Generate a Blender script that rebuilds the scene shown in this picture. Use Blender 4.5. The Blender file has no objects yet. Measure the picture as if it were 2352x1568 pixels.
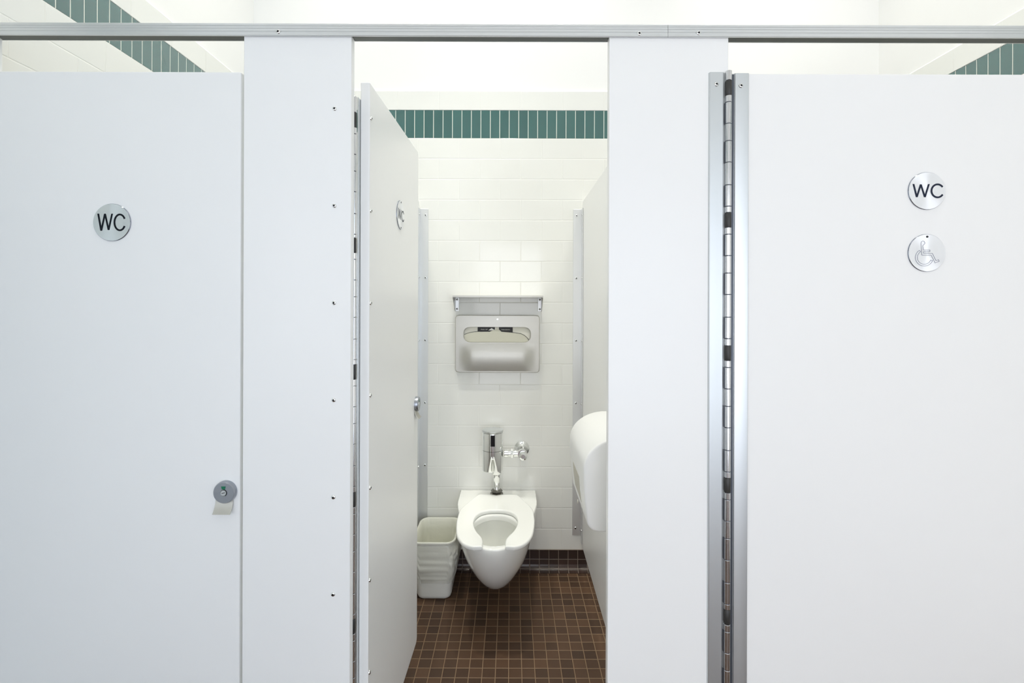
import bpy, bmesh, math, random
from mathutils import Vector, Matrix
random.seed(7)
R = math.radians
scn = bpy.context.scene
COL = scn.collection

# ------------------------------------------------------------------ camera, world, exposure
H = 1.432            # eye height
cam_d = bpy.data.cameras.new('camera')
cam = bpy.data.objects.new('camera', cam_d); COL.objects.link(cam)
cam_d.sensor_width = 36.0
cam_d.lens = 36.0 * 1150 / 2352
cam_d.shift_y = (700 - 784) / 2352
cam_d.clip_start = 0.02
cam.location = (0, 0, H)
cam.matrix_world = Matrix.Translation((0, 0, H)) @ Matrix.Rotation(R(90), 4, 'X') @ Matrix.Rotation(R(0.18), 4, 'Z')
scn.camera = cam

world = bpy.data.worlds.new('world'); scn.world = world
world.use_nodes = True
wb = world.node_tree.nodes['Background']
_n = world.node_tree.nodes; _l = world.node_tree.links
_tc = _n.new('ShaderNodeTexCoord'); _sx = _n.new('ShaderNodeSeparateXYZ'); _mr = _n.new('ShaderNodeMapRange'); _mx = _n.new('ShaderNodeMix')
_mx.data_type = 'RGBA'; _mr.inputs['From Min'].default_value = .0; _mr.inputs['From Max'].default_value = .75
_mx.inputs[6].default_value = (.915, .93, 1.0, 1); _mx.inputs[7].default_value = (.50, .72, 1.0, 1)     # bluer sky towards the right
_l.new(_tc.outputs['Generated'], _sx.inputs[0]); _l.new(_sx.outputs[0], _mr.inputs['Value']); _l.new(_mr.outputs[0], _mx.inputs['Factor']); _l.new(_mx.outputs[2], wb.inputs[0])
wb.inputs[1].default_value = 3.75
STALL_LIGHT = 3.2
ADDED_FRONT_LIGHT = 0.6
FILL_SPOT = 88.0
SPOT_B = 118.0
scn.view_settings.view_transform = 'Standard'
scn.view_settings.look = 'None'
scn.view_settings.gamma = 1
scn.view_settings.use_curve_mapping = False
scn.view_settings.exposure = 0.0
scn.cycles.max_bounces = 14
scn.cycles.diffuse_bounces = 12

def portal(name, loc, rot, sx, sy):
    l = bpy.data.lights.new(name, 'AREA'); l.shape = 'RECTANGLE'; l.size = sx; l.size_y = sy
    l.cycles.is_portal = True
    o = bpy.data.objects.new(name, l); COL.objects.link(o); o.location = loc; o.rotation_euler = rot
WIN1 = (-1.70, -0.45, 0.80, 2.30)     # left wall window: y0,y1,z0,z1
WIN2 = (-0.60, 1.90, 0.15, 2.35)     # wall behind the camera: x0,x1,z0,z1
YB = -2.1
XL, XR, YW = -1.402, 1.985, 2.7187   # left, right, back wall faces
ZC = 4.80
portal('window_portal', (XL - .06, (WIN1[0]+WIN1[1])/2, (WIN1[2]+WIN1[3])/2), (0, R(-90), 0), WIN1[3]-WIN1[2], WIN1[1]-WIN1[0])
portal('window_portal', ((WIN2[0]+WIN2[1])/2, YB - .06, (WIN2[2]+WIN2[3])/2), (R(90), 0, 0), WIN2[1]-WIN2[0], WIN2[3]-WIN2[2])

# ------------------------------------------------------------------ helpers
def link(name, bm, m, parent=None, smooth=None, bevel=0, seg=2, recalc=True):
    if recalc: bmesh.ops.recalc_face_normals(bm, faces=bm.faces)
    me = bpy.data.meshes.new(name); bm.to_mesh(me); bm.free()
    for x in (m if isinstance(m, (list, tuple)) else [m]): me.materials.append(x)
    if smooth is not None or bevel:
        for p in me.polygons: p.use_smooth = True
        if not bevel: me.set_sharp_from_angle(angle=R(smooth))
    o = bpy.data.objects.new(name, me); COL.objects.link(o)
    if bevel:
        b = o.modifiers.new('bevel', 'BEVEL'); b.width = bevel; b.segments = seg
        b.limit_method = 'ANGLE'; b.angle_limit = R(35); b.harden_normals = True
    if parent: o.parent = parent
    return o
def empty(name, loc=(0,0,0), rz=0):
    o = bpy.data.objects.new(name, None); COL.objects.link(o); o.location = loc; o.rotation_euler = (0,0,rz)
    o.empty_display_size = .05
    return o
def tag(o, label, cat, group=None):
    o['label'] = label; o['category'] = cat
    if group: o['group'] = group
    return o
def struct(o):
    o['kind'] = 'structure'; return o
def box(bm, x0, x1, y0, y1, z0, z1, mi=0):
    v = [bm.verts.new(p) for p in ((x0,y0,z0),(x1,y0,z0),(x1,y1,z0),(x0,y1,z0),(x0,y0,z1),(x1,y0,z1),(x1,y1,z1),(x0,y1,z1))]
    for f in ((0,3,2,1),(4,5,6,7),(0,1,5,4),(1,2,6,5),(2,3,7,6),(3,0,4,7)):
        bm.faces.new([v[i] for i in f]).material_index = mi
    return v
def prism(bm, pts, axis, a, b, mi=0):
    """pts: 2D outline extruded from a to b. axis 'x': pts=(y,z); 'y': pts=(x,z); 'z': pts=(x,y)"""
    def P(p, t):
        return {'x': (t, p[0], p[1]), 'y': (p[0], t, p[1]), 'z': (p[0], p[1], t)}[axis]
    A = [bm.verts.new(P(p, a)) for p in pts]; B = [bm.verts.new(P(p, b)) for p in pts]
    n = len(pts)
    bm.faces.new(A).material_index = mi; bm.faces.new(B).material_index = mi
    for i in range(n):
        bm.faces.new((A[i], A[(i+1)%n], B[(i+1)%n], B[i])).material_index = mi
def loft(bm, rings, close=True, cap0=False, cap1=False, mi=0):
    V = [[bm.verts.new(p) for p in r] for r in rings]
    n = len(rings[0])
    for a, b in zip(V, V[1:]):
        for i in range(n if close else n-1):
            bm.faces.new((a[i], a[(i+1)%n], b[(i+1)%n], b[i])).material_index = mi
    if cap0: bm.faces.new(V[0]).material_index = mi
    if cap1: bm.faces.new(V[-1]).material_index = mi
    return V
def lathe(bm, prof, c, axis='z', n=32, mi=0, cap0=False, cap1=False):
    """prof: (r, t) list along the axis from centre c"""
    rings = []
    for r, t in prof:
        ring = []
        for i in range(n):
            a = 2*math.pi*i/n; u, v = r*math.cos(a), r*math.sin(a)
            ring.append({'z': (c[0]+u, c[1]+v, c[2]+t), 'y': (c[0]+u, c[1]+t, c[2]+v), 'x': (c[0]+t, c[1]+u, c[2]+v)}[axis])
        rings.append(ring)
    return loft(bm, rings, True, cap0, cap1, mi)
def stroke(bm, pts, w, y0, y1, closed=False):
    """flat strokes of width w through pts (x,z), extruded from y0 to y1"""
    n = len(pts); L = []; Rr = []
    for i, p in enumerate(pts):
        p = Vector(p)
        a = Vector(pts[i-1]) if (i > 0 or closed) else None
        b = Vector(pts[(i+1) % n]) if (i < n-1 or closed) else None
        d1 = (p-a).normalized() if a is not None else (b-p).normalized()
        d2 = (b-p).normalized() if b is not None else d1
        t = (d1+d2)
        t = t.normalized() if t.length > .05 else d1
        nn = Vector((-t.y, t.x)); k = 1/max(.38, abs(nn.dot(Vector((-d1.y, d1.x)))))
        L.append(p+nn*w/2*k); Rr.append(p-nn*w/2*k)
    VL0 = [bm.verts.new((p.x, y0, p.y)) for p in L]; VR0 = [bm.verts.new((p.x, y0, p.y)) for p in Rr]
    VL1 = [bm.verts.new((p.x, y1, p.y)) for p in L]; VR1 = [bm.verts.new((p.x, y1, p.y)) for p in Rr]
    for i in range(n if closed else n-1):
        j = (i+1) % n
        for a, b in ((VL0, VR0), (VR0, VR1), (VR1, VL1), (VL1, VL0)):
            bm.faces.new((a[i], a[j], b[j], b[i]))
    if not closed:
        for i in (0, n-1): bm.faces.new((VL0[i], VR0[i], VR1[i], VL1[i]))
def arc(cx, cz, rx, rz, a0, a1, n=20):
    return [(cx+rx*math.cos(R(a0+(a1-a0)*i/n)), cz+rz*math.sin(R(a0+(a1-a0)*i/n))) for i in range(n+1)]
def rrect(cx, cy, hx, hy, r, n=6):
    pts = []
    for sx, sy, a in ((1,1,0),(-1,1,90),(-1,-1,180),(1,-1,270)):
        for i in range(n+1):
            t = R(a+90*i/n); pts.append((cx+sx*(hx-r)+r*math.cos(t), cy+sy*(hy-r)+r*math.sin(t)))
    return pts
def catmull(P, k=5):
    out = []
    for i in range(len(P)-1):
        p0 = Vector(P[max(0,i-1)]); p1 = Vector(P[i]); p2 = Vector(P[i+1]); p3 = Vector(P[min(len(P)-1,i+2)])
        for j in range(k):
            t = j/k
            out.append(tuple(.5*((2*p1)+(-p0+p2)*t+(2*p0-5*p1+4*p2-p3)*t*t+(-p0+3*p1-3*p2+p3)*t**3)))
    out.append(tuple(P[-1])); return out

# ------------------------------------------------------------------ materials
def mat(name, col, rough=.5, metal=0, coat=0, spec=.5, emis=None, es=0, aniso=0, ior=1.5):
    m = bpy.data.materials.new(name); m.use_nodes = True
    b = m.node_tree.nodes['Principled BSDF']
    b.inputs['Base Color'].default_value = (*col, 1); b.inputs['Roughness'].default_value = rough
    b.inputs['Metallic'].default_value = metal; b.inputs['Coat Weight'].default_value = coat
    b.inputs['Coat Roughness'].default_value = .05
    b.inputs['Specular IOR Level'].default_value = spec; b.inputs['IOR'].default_value = ior
    if aniso: b.inputs['Anisotropic'].default_value = aniso
    if emis: b.inputs['Emission Color'].default_value = (*emis, 1); b.inputs['Emission Strength'].default_value = es
    return m
def noise_rough(m, scale, lo, hi, bump=0, vec_scale=(1,1,1), bdist=.001):
    nt = m.node_tree; N = nt.nodes; L = nt.links; b = N['Principled BSDF']
    tc = N.new('ShaderNodeTexCoord'); mp = N.new('ShaderNodeMapping'); mp.inputs['Scale'].default_value = vec_scale
    no = N.new('ShaderNodeTexNoise'); no.inputs['Scale'].default_value = scale; no.inputs['Detail'].default_value = 4
    L.new(tc.outputs['Object'], mp.inputs[0]); L.new(mp.outputs[0], no.inputs['Vector'])
    mr = N.new('ShaderNodeMapRange'); mr.inputs['To Min'].default_value = lo; mr.inputs['To Max'].default_value = hi
    L.new(no.outputs['Fac'], mr.inputs['Value']); L.new(mr.outputs[0], b.inputs['Roughness'])
    if bump:
        bu = N.new('ShaderNodeBump'); bu.inputs['Strength'].default_value = bump; bu.inputs['Distance'].default_value = bdist
        L.new(no.outputs['Fac'], bu.inputs['Height']); L.new(bu.outputs[0], b.inputs['Normal'])
    return m
def tile_mat(name, tw, th, g, tile_a, tile_b, grout, rough=.15, half=True, wave=.0004, tilt=.0004, depth=.0012, coat=0, spec=.5, grough=.7, wscale=9):
    """procedural tiles in UV metres: tw x th module, grout width g"""
    m = bpy.data.materials.new(name); m.use_nodes = True
    nt = m.node_tree; N = nt.nodes; L = nt.links; b = N['Principled BSDF']
    def M(op, a, bb=None, c=None):
        n = N.new('ShaderNodeMath'); n.operation = op
        for i, x in enumerate((a, bb, c)):
            if x is None: continue
            if isinstance(x, (int, float)): n.inputs[i].default_value = x
            else: L.new(x, n.inputs[i])
        return n.outputs[0]
    uv = N.new('ShaderNodeUVMap'); sp = N.new('ShaderNodeSeparateXYZ'); L.new(uv.outputs[0], sp.inputs[0])
    v = M('DIVIDE', sp.outputs[1], th); row = M('FLOOR', v)
    u = M('DIVIDE', sp.outputs[0], tw)
    if half:
        par = M('ABSOLUTE', M('MODULO', M('ADD', row, 1), 2))     # odd rows: 0, even rows: 1
        u = M('ADD', u, M('MULTIPLY', par, .5))
    colm = M('FLOOR', u)
    fu = M('MULTIPLY', M('SUBTRACT', u, colm), tw); fv = M('MULTIPLY', M('SUBTRACT', v, row), th)
    du = M('MINIMUM', fu, M('SUBTRACT', tw, fu)); dv = M('MINIMUM', fv, M('SUBTRACT', th, fv))
    d = M('MINIMUM', du, dv)
    mr = N.new('ShaderNodeMapRange'); mr.interpolation_type = 'SMOOTHSTEP'
    mr.inputs['From Min'].default_value = g*.35; mr.inputs['From Max'].default_value = g*.5+.0006
    L.new(d, mr.inputs['Value'])
    hr = N.new('ShaderNodeMapRange'); hr.interpolation_type = 'SMOOTHSTEP'
    hr.inputs['From Min'].default_value = g*.3; hr.inputs['From Max'].default_value = g*.5+.0022
    L.new(d, hr.inputs['Value'])
    cv = N.new('ShaderNodeCombineXYZ'); L.new(colm, cv.inputs[0]); L.new(row, cv.inputs[1])
    wn = N.new('ShaderNodeTexWhiteNoise'); wn.noise_dimensions = '3D'; L.new(cv.outputs[0], wn.inputs['Vector'])
    wsp = N.new('ShaderNodeSeparateColor'); L.new(wn.outputs['Color'], wsp.inputs[0])
    mx = N.new('ShaderNodeMix'); mx.data_type = 'RGBA'
    L.new(wn.outputs['Value'], mx.inputs['Factor']); mx.inputs[6].default_value = (*tile_a,1); mx.inputs[7].default_value = (*tile_b,1)
    m2 = N.new('ShaderNodeMix'); m2.data_type = 'RGBA'
    L.new(mr.outputs[0], m2.inputs['Factor']); m2.inputs[6].default_value = (*grout,1); L.new(mx.outputs[2], m2.inputs[7])
    tc = N.new('ShaderNodeTexCoord')
    no = N.new('ShaderNodeTexNoise'); no.inputs['Scale'].default_value = wscale; no.inputs['Detail'].default_value = 1
    off = N.new('ShaderNodeVectorMath'); off.operation = 'ADD'
    sc = N.new('ShaderNodeVectorMath'); sc.operation = 'SCALE'; sc.inputs['Scale'].default_value = 3.7
    L.new(wn.outputs['Color'], sc.inputs[0]); L.new(tc.outputs['Object'], off.inputs[0]); L.new(sc.outputs[0], off.inputs[1])
    L.new(off.outputs[0], no.inputs['Vector'])
    h = M('MULTIPLY', hr.outputs[0], depth)
    h = M('ADD', h, M('MULTIPLY', no.outputs['Fac'], wave))
    h = M('ADD', h, M('MULTIPLY', M('DIVIDE', fu, tw), M('MULTIPLY', M('SUBTRACT', wsp.outputs[0], .5), tilt)))
    h = M('ADD', h, M('MULTIPLY', M('DIVIDE', fv, th), M('MULTIPLY', M('SUBTRACT', wsp.outputs[1], .5), tilt)))
    bu = N.new('ShaderNodeBump'); bu.inputs['Distance'].default_value = 1.0; bu.inputs['Strength'].default_value = 1.0
    L.new(h, bu.inputs['Height']); L.new(bu.outputs[0], b.inputs['Normal'])
    L.new(m2.outputs[2], b.inputs['Base Color'])
    rr = N.new('ShaderNodeMapRange'); rr.inputs['To Min'].default_value = grough; rr.inputs['To Max'].default_value = rough
    L.new(mr.outputs[0], rr.inputs['Value']); L.new(rr.outputs[0], b.inputs['Roughness'])
    b.inputs['Coat Weight'].default_value = coat; b.inputs['Specular IOR Level'].default_value = spec
    return m, m2, b

MW = {}
panel_m = noise_rough(mat('powder_coated_panel', (.89,.89,.875), .32, spec=.4), 260, .28, .36, .03, bdist=.0005)
edge_m = mat('panel_edge', (.78,.785,.80), .35)
alu_m = noise_rough(mat('satin_aluminium', (.70,.72,.72), .3, metal=1), 40, .24, .36, .02, (1,1,.02))
rail_m = noise_rough(mat('anodised_rail', (.76,.775,.775), .4, metal=.8), 40, .32, .42, 0, (.02,1,1))
rail_in_m = mat('rail_channel_shade', (.16,.17,.17), .5, metal=.7)  # dark copy of the rail metal, standing in for shade in its hollow
chrome_m = mat('chrome', (.86,.87,.86), .045, metal=1)
steel_m = noise_rough(mat('brushed_steel', (.52,.51,.465), .42, metal=1), 60, .38, .46, 0, (.03,1,1))
bracket_m = noise_rough(mat('bracket_aluminium', (.80,.81,.81), .4, metal=.85), 50, .36, .46, 0, (1,1,.03))
hinge_m = noise_rough(mat('polished_hinge_steel', (.72,.72,.73), .16, metal=1), 60, .1, .24, .02, (1,1,.05))
gap_m = mat('hinge_shadow_metal', (.09,.10,.12), .4, metal=.6)
rubber_m = mat('dark_bushing', (.035,.033,.03), .45)
dark_m = mat('dark_socket', (.012,.012,.014), .5)
ink_m = mat('dark_navy_enamel', (.018,.024,.045), .4, spec=.15)
inkblack_m = mat('black_enamel', (.005,.008,.012), .4, spec=.15)
line_m = mat('engraved_line', (.17,.18,.26), .4)
ceramic_m = mat('vitreous_china', (.85,.855,.825), .06, coat=.6)
seat_m = mat('seat_plastic', (.86,.865,.835), .16, coat=.2)
white_pl = mat('white_dispenser_plastic', (.86,.86,.84), .3)
slot_m = mat('paper_in_slot', (.55,.53,.45), .6)
bin_m = mat('bin_plastic', (.84,.84,.77), .32)
paint_m = noise_rough(mat('wall_paint', (.90,.90,.885), .6), 60, .55, .65, .02)
ceil_m = mat('ceiling_paint', (.86,.86,.85), .7)
paper_m = mat('pack_paper', (.80,.79,.70), .7)
sheet_m = mat('cover_sheet', (.66,.65,.54), .6)
label_shadow_m = mat('black_print_and_shadow', (.012,.012,.012), .5)  # label print, and the painted shadow line along the cover sheet
text_m = mat('white_print', (.8,.8,.75), .6)
plate_m = mat('cast_pull_plate', (.60,.59,.54), .48, metal=.9)
leaf_m = noise_rough(mat('hinge_leaf_aluminium', (.64,.665,.67), .42, metal=.95), 50, .38, .48, 0, (1,1,.03))
green_m = mat('vacancy_green', (.0,.16,.075), .35)
lock_m = noise_rough(mat('cast_lock_metal', (.40,.42,.46), .3, metal=1), 90, .24, .4, .05)
sensor_m = mat('sensor_window', (.004,.004,.006), .06)
lamp_stall = mat('stall_lamp_diffuser', (.9,.9,.88), .5, emis=(1,.99,.91), es=STALL_LIGHT)
added_lamp_front = mat('added_lamp_diffuser', (.9,.9,.9), .5, emis=(1.0,.985,.965), es=ADDED_FRONT_LIGHT)
trim_m = mat('lit_edge_white', (.93,.93,.91), .25)  # whiter than the tiles, painting the light caught on their top edge
frame_m = mat('window_frame_paint', (.7,.72,.74), .4)
wood_dummy = None

TH = .1115; TW = .2243
wall_tile_m, _, _ = tile_mat('white_wall_tile', TW, TH, .0026, (.835,.84,.805), (.85,.855,.82), (.85,.85,.81), rough=.10, wave=.0003, tilt=.0002, depth=.0006)
glass_tile_m, gm, gb = tile_mat('teal_glass_tile', .0514, .40, .0032, (.018,.105,.098), (.028,.128,.118), (.72,.76,.68), rough=.06, half=False, wave=.0005, tilt=.0004, depth=.0012, coat=1.0)
floor_m, _, _ = tile_mat('brown_quarry_tile', .0515, .0515, .0030, (.056,.031,.019), (.105,.057,.032), (.25,.165,.10), rough=.48, half=False, wave=.0003, tilt=.0005, depth=.0008, grough=.8, spec=.3)
base_m, _, _ = tile_mat('dark_base_tile', .0520, .0512, .0030, (.030,.018,.015), (.050,.028,.022), (.20,.16,.13), rough=.28, half=False, wave=.0003, tilt=.0004, depth=.0008, grough=.7)

gb.inputs['IOR'].default_value = 1.8
def radial_brush(col, rough):
    m = mat('radial_brushed_steel', col, rough, metal=1, aniso=.85)
    nt = m.node_tree; t = nt.nodes.new('ShaderNodeTangent'); t.direction_type = 'RADIAL'; t.axis = 'Y'
    nt.links.new(t.outputs[0], nt.nodes['Principled BSDF'].inputs['Tangent'])
    return m
sign_m = radial_brush((.66,.70,.70), .26)
sign_rim_m = mat('polished_sign_edge', (.35,.37,.42), .12, metal=1)
signw_m = radial_brush((.90,.91,.92), .4); signw_m.node_tree.nodes['Principled BSDF'].inputs['Metallic'].default_value = .45

# ------------------------------------------------------------------ the room
def slab_uv(bm, quads):
    """quads: list of (4 points, 4 uvs)"""
    uvl = bm.loops.layers.uv.verify()
    for pts, uvs in quads:
        vs = [bm.verts.new(p) for p in pts]; f = bm.faces.new(vs)
        for lp, uv in zip(f.loops, uvs): lp[uvl].uv = uv
bm = bmesh.new()
T = .0515
def fuv(p): return (p[0]+.009, p[1]-1.9226)
pts = [(XL-.1,YB-.1,0),(XR+.1,YB-.1,0),(XR+.1,YW+.12,0),(XL-.1,YW+.12,0)]
slab_uv(bm, [(pts, [fuv(p) for p in pts])])
low = [(p[0],p[1],-.1) for p in pts]
slab_uv(bm, [(low[::-1], [fuv(p) for p in low[::-1]])])
for i in range(4):
    q = [pts[i], pts[(i+1)%4], low[(i+1)%4], low[i]]; slab_uv(bm, [(q, [(0,0)]*4)])
bmesh.ops.remove_doubles(bm, verts=bm.verts, dist=1e-5)
struct(link('floor', bm, floor_m))
bm = bmesh.new(); box(bm, XL-.1, XR+.1, YB-.1, YW+.12, ZC, ZC+.1); struct(link('ceiling', bm, ceil_m))
TB = .106; B0 = 1.432+.9047; B1 = 1.432+1.0556; TT = 1.432+1.1655
TK = .009
# painted cores
bm = bmesh.new(); box(bm, XL-.1, XR+.1, YW+TK, YW+.12, 0, ZC); wall_back = struct(link('wall_back', bm, paint_m))
bm = bmesh.new()
box(bm, XL-.1, XL-TK, YB, WIN1[0], 0, ZC); box(bm, XL-.1, XL-TK, WIN1[1], YW+TK, 0, ZC)
box(bm, XL-.1, XL-TK, WIN1[0], WIN1[1], 0, WIN1[2]); box(bm, XL-.1, XL-TK, WIN1[0], WIN1[1], WIN1[3], ZC)
wall_left = struct(link('wall_left', bm, paint_m))
bm = bmesh.new(); box(bm, XR+TK, XR+.1, YB, YW+TK, 0, ZC); wall_right = struct(link('wall_right', bm, paint_m))
bm = bmesh.new()
box(bm, XL-.1, WIN2[0], YB-.1, YB, 0, ZC); box(bm, WIN2[1], XR+.1, YB-.1, YB, 0, ZC)
box(bm, WIN2[0], WIN2[1], YB-.1, YB, 0, WIN2[2]); box(bm, WIN2[0], WIN2[1], YB-.1, YB, WIN2[3], ZC)
struct(link('wall_front', bm, paint_m))
# tile skins: face quads with UV in metres; top edge is a rounded bullnose
def tiles(parent, frame, a0, a1, uoff, uband):
    """frame(s, out, z) -> point; s runs along the wall, out is the distance into the room from the core"""
    bm = bmesh.new(); bm2 = bmesh.new()
    def strip(bmx, prof, uo):
        q = []
        for (o1, z1, v1), (o2, z2, v2) in zip(prof, prof[1:]):
            q.append(([frame(a0,o1,z1), frame(a1,o1,z1), frame(a1,o2,z2), frame(a0,o2,z2)], [(a0-uo,v1),(a1-uo,v1),(a1-uo,v2),(a0-uo,v2)]))
        slab_uv(bmx, q)
    strip(bm, [(0,TB,TB-B0),(TK,TB,TB-B0),(TK,B0-.001,-.001),(0,B0,0)], uoff)
    bm3 = bmesh.new(); top = [(0,B1,-TH*2),(TK,B1+.001,-TH*2+.001),(TK,TT-.008,-TH-.008)]
    for k in range(1,6):
        a = R(18*k); top.append((TK-.008*(1-math.cos(a)), TT-.008+.008*math.sin(a), -TH-.0081))
    top.append((0,TT,-TH-.0082))
    strip(bm, top[:3], uoff); strip(bm3, top[2:], uoff)
    link('tile_trim', bm3, trim_m, parent, smooth=40, recalc=False)
    t = link('wall_tiles', bm, wall_tile_m, parent, recalc=False)
    strip(bm2, [(0,B0,.1),(TK-.0006,B0+.0006,.1),(TK-.0006,B1-.0006,.1+B1-B0),(0,B1,.1)], uband)
    g = link('glass_tile_band', bm2, glass_tile_m, parent, recalc=False)
    g['label'] = 'teal glass tile band'
tiles(wall_back, lambda s,o,z: (s, YW+TK-o, z), XL, XR, -.065, -.1723)
tiles(wall_left, lambda s,o,z: (XL-TK+o, s, z), WIN1[1]+.05, YW, 1.727, 1.33)
tiles(wall_right, lambda s,o,z: (XR+TK-o, YW-s, z), 0, YW-YB, .35, .01)
# baseboard of two square tile rows and a cove
def cove():
    p = [(0,TB,0),(.009,TB,0),(.009,.030,TB-.030)]
    L = TB-.030
    for k in range(1,9):
        a = R(90*k/8); p.append((.009+.030*(1-math.cos(a)), .033-.030*math.sin(a)+.0, L+.047*k/8))
    p.append((.050,.0015,L+.060)); p.append((.050,0,L+.062))
    return p
def baseboard(name, frame, a0, a1, uo):
    bm = bmesh.new(); pr = cove(); q = []
    for (o1,z1,v1),(o2,z2,v2) in zip(pr, pr[1:]):
        q.append(([frame(a0,o1,z1), frame(a1,o1,z1), frame(a1,o2,z2), frame(a0,o2,z2)], [(a0-uo,-v1),(a1-uo,-v1),(a1-uo,-v2),(a0-uo,-v2)]))
    slab_uv(bm, q); bmesh.ops.remove_doubles(bm, verts=bm.verts, dist=1e-6)
    struct(link(name, bm, base_m, smooth=40, recalc=False))
baseboard('baseboard_back', lambda s,o,z: (s, YW+.003-o, z), XL+.02, XR-.02, .204)
baseboard('baseboard_left', lambda s,o,z: (XL-.003+o, s, z), YB+.02, YW-.04, 0)
baseboard('baseboard_right', lambda s,o,z: (XR+.003-o, s, z), YB+.02, YW-.04, 0)
# windows of the room behind the camera
def window(name, frame, a0, a1, z0, z1):
    e = empty(name); struct(e); bm = bmesh.new()
    def b(s0,s1,za,zb,o0=-.07,o1=-.02):
        p = frame(s0,o0,za); q = frame(s1,o1,zb)
        box(bm, min(p[0],q[0]), max(p[0],q[0]), min(p[1],q[1]), max(p[1],q[1]), za, zb)
    w = .04
    b(a0,a0+w,z0,z1); b(a1-w,a1,z0,z1); b(a0+w,a1-w,z0,z0+w); b(a0+w,a1-w,z1-w,z1); b((a0+a1)/2-.015,(a0+a1)/2+.015,z0+w,z1-w)
    link('window_frame', bm, frame_m, e, bevel=.002)
window('window_1', lambda s,o,z: (XL+o, s, z), *WIN1)
window('window_2', lambda s,o,z: (s, YB+o, z), *WIN2)
# ceiling lights
def ceiling_light(x, y, sx, sy, dm, label):
    e = empty('ceiling_light', (x,y,ZC)); tag(e, label, 'light', 'flat ceiling lights')
    bm = bmesh.new()
    for a in ((-sx/2-.03,-sx/2,-sy/2-.03,sy/2+.03),(sx/2,sx/2+.03,-sy/2-.03,sy/2+.03),(-sx/2,sx/2,-sy/2-.03,-sy/2),(-sx/2,sx/2,sy/2,sy/2+.03)):
        box(bm, *a, -.05, 0)
    link('light_frame', bm, frame_m, e)
    bm = bmesh.new(); box(bm, -sx/2, sx/2, -sy/2, sy/2, -.04, -.002); link('diffuser', bm, dm, e)
ceiling_light(-.60, 1.80, 1.3, .6, lamp_stall, 'warm ceiling light above the left toilet stall')
ceiling_light(1.0, 1.80, 1.6, .6, lamp_stall, 'warm ceiling light above the middle and right toilet stalls')
ceiling_light(-.55, -.20, 1.3, 1.0, added_lamp_front, 'added neutral ceiling light in front of the left stall door')  # this lamp and the next are unseen, added to light the door fronts
ceiling_light(1.05, -.20, 1.5, 1.0, added_lamp_front, 'added neutral ceiling light in front of the right stall door')

def downlight(x, y, aim, power, ang, label):
    e = empty('downlight', (x,y,ZC)); tag(e, label, 'light', 'small downlights in the ceiling')
    d = (Vector(aim)-Vector((x,y,ZC-.05))).normalized(); q = d.to_track_quat('-Z', 'Y')
    bm = bmesh.new(); lathe(bm, [(.11,0),(.11,-.03),(.085,-.03),(.08,-.005),(.001,-.004)], (0,0,0), 'z', 32)
    link('lamp_ring', bm, frame_m, e, smooth=30)
    l = bpy.data.lights.new('spot', 'SPOT'); l.energy = power; l.spot_size = R(ang); l.spot_blend = .9; l.shadow_soft_size = .06; l.color = (1,.98,.89)
    o = bpy.data.objects.new('spot', l); COL.objects.link(o); o.parent = e; o.location = (0,0,-.06); o.rotation_mode = 'QUATERNION'; o.rotation_quaternion = q
for xx in (-1.0, -.05, 1.15):  # spots over the outer stalls are added to match the middle one
    nm = {-1.0:'left', -.05:'middle', 1.15:'right'}[xx]
    downlight(xx, .9, (xx, 2.65, .75), FILL_SPOT, 44, 'small spot added in the ceiling to brighten the lower %s stall' % nm)  # unseen spot added to brighten the lower stall wall
    downlight(xx+.2, 2.15, (xx+.2, 2.15, 0), SPOT_B, 60, 'small downlight in the ceiling straight above the %s stall (outer ones added)' % nm)

# ------------------------------------------------------------------ screws
def screw_mesh(r, h):
    bm = bmesh.new()
    pr = [(r,0),(r*.98,-h*.35),(r*.86,-h*.7),(r*.66,-h*.93),(r*.45,-h)]
    lathe(bm, pr, (0,0,0), 'y', 20, 0)
    lathe(bm, [(r*.45,-h),(r*.42,-h*.3)], (0,0,0), 'y', 6 if False else 20, 1)
    lathe(bm, [(r*.42,-h*.3),(r*.001,-h*.3)], (0,0,0), 'y', 20, 1)
    bmesh.ops.remove_doubles(bm, verts=bm.verts, dist=1e-6)
    bmesh.ops.recalc_face_normals(bm, faces=bm.faces)
    me = bpy.data.meshes.new('screw'); bm.to_mesh(me); bm.free()
    me.materials.append(chrome_m); me.materials.append(dark_m)
    for p in me.polygons: p.use_smooth = True
    me.set_sharp_from_angle(angle=R(50))
    return me
SCREW = screw_mesh(.0058, .0034)
SMALL = screw_mesh(.0068, .003)
def screw(parent, x, y, z, rz=0, me=None):
    o = bpy.data.objects.new('screw', me or SCREW); COL.objects.link(o)
    o.parent = parent; o.location = (x,y,z); o.rotation_euler = (0,0,rz)
    return o

# ------------------------------------------------------------------ partition front
YF = 1.260; PT = .025
ZT = H + .584                       # door tops
ZP = H + .559                       # partition tops
def rslab(name, x1, y1, z0, z1, r, parent, ymode=False):
    """panel whose far top and bottom corners are rounded"""
    pts = [(0,z0)] + [(x1-r+r*math.cos(R(a)), z0+r+r*math.sin(R(a))) for a in range(-90,1,15)] + [(x1-r+r*math.cos(R(a)), z1-r+r*math.sin(R(a))) for a in range(0,91,15)] + [(0,z1)]
    bm = bmesh.new()
    if ymode: prism(bm, pts, 'x', 0, y1)
    else: prism(bm, pts, 'y', 0, y1)
    return link(name, bm, panel_m, parent, bevel=.003, seg=3)
def slab(name, x0, x1, y0, y1, z0, z1, parent=None, bevel=.0022):
    bm = bmesh.new(); box(bm, x0, x1, y0, y1, z0, z1)
    return link(name, bm, panel_m, parent, bevel=bevel, seg=3)
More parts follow.
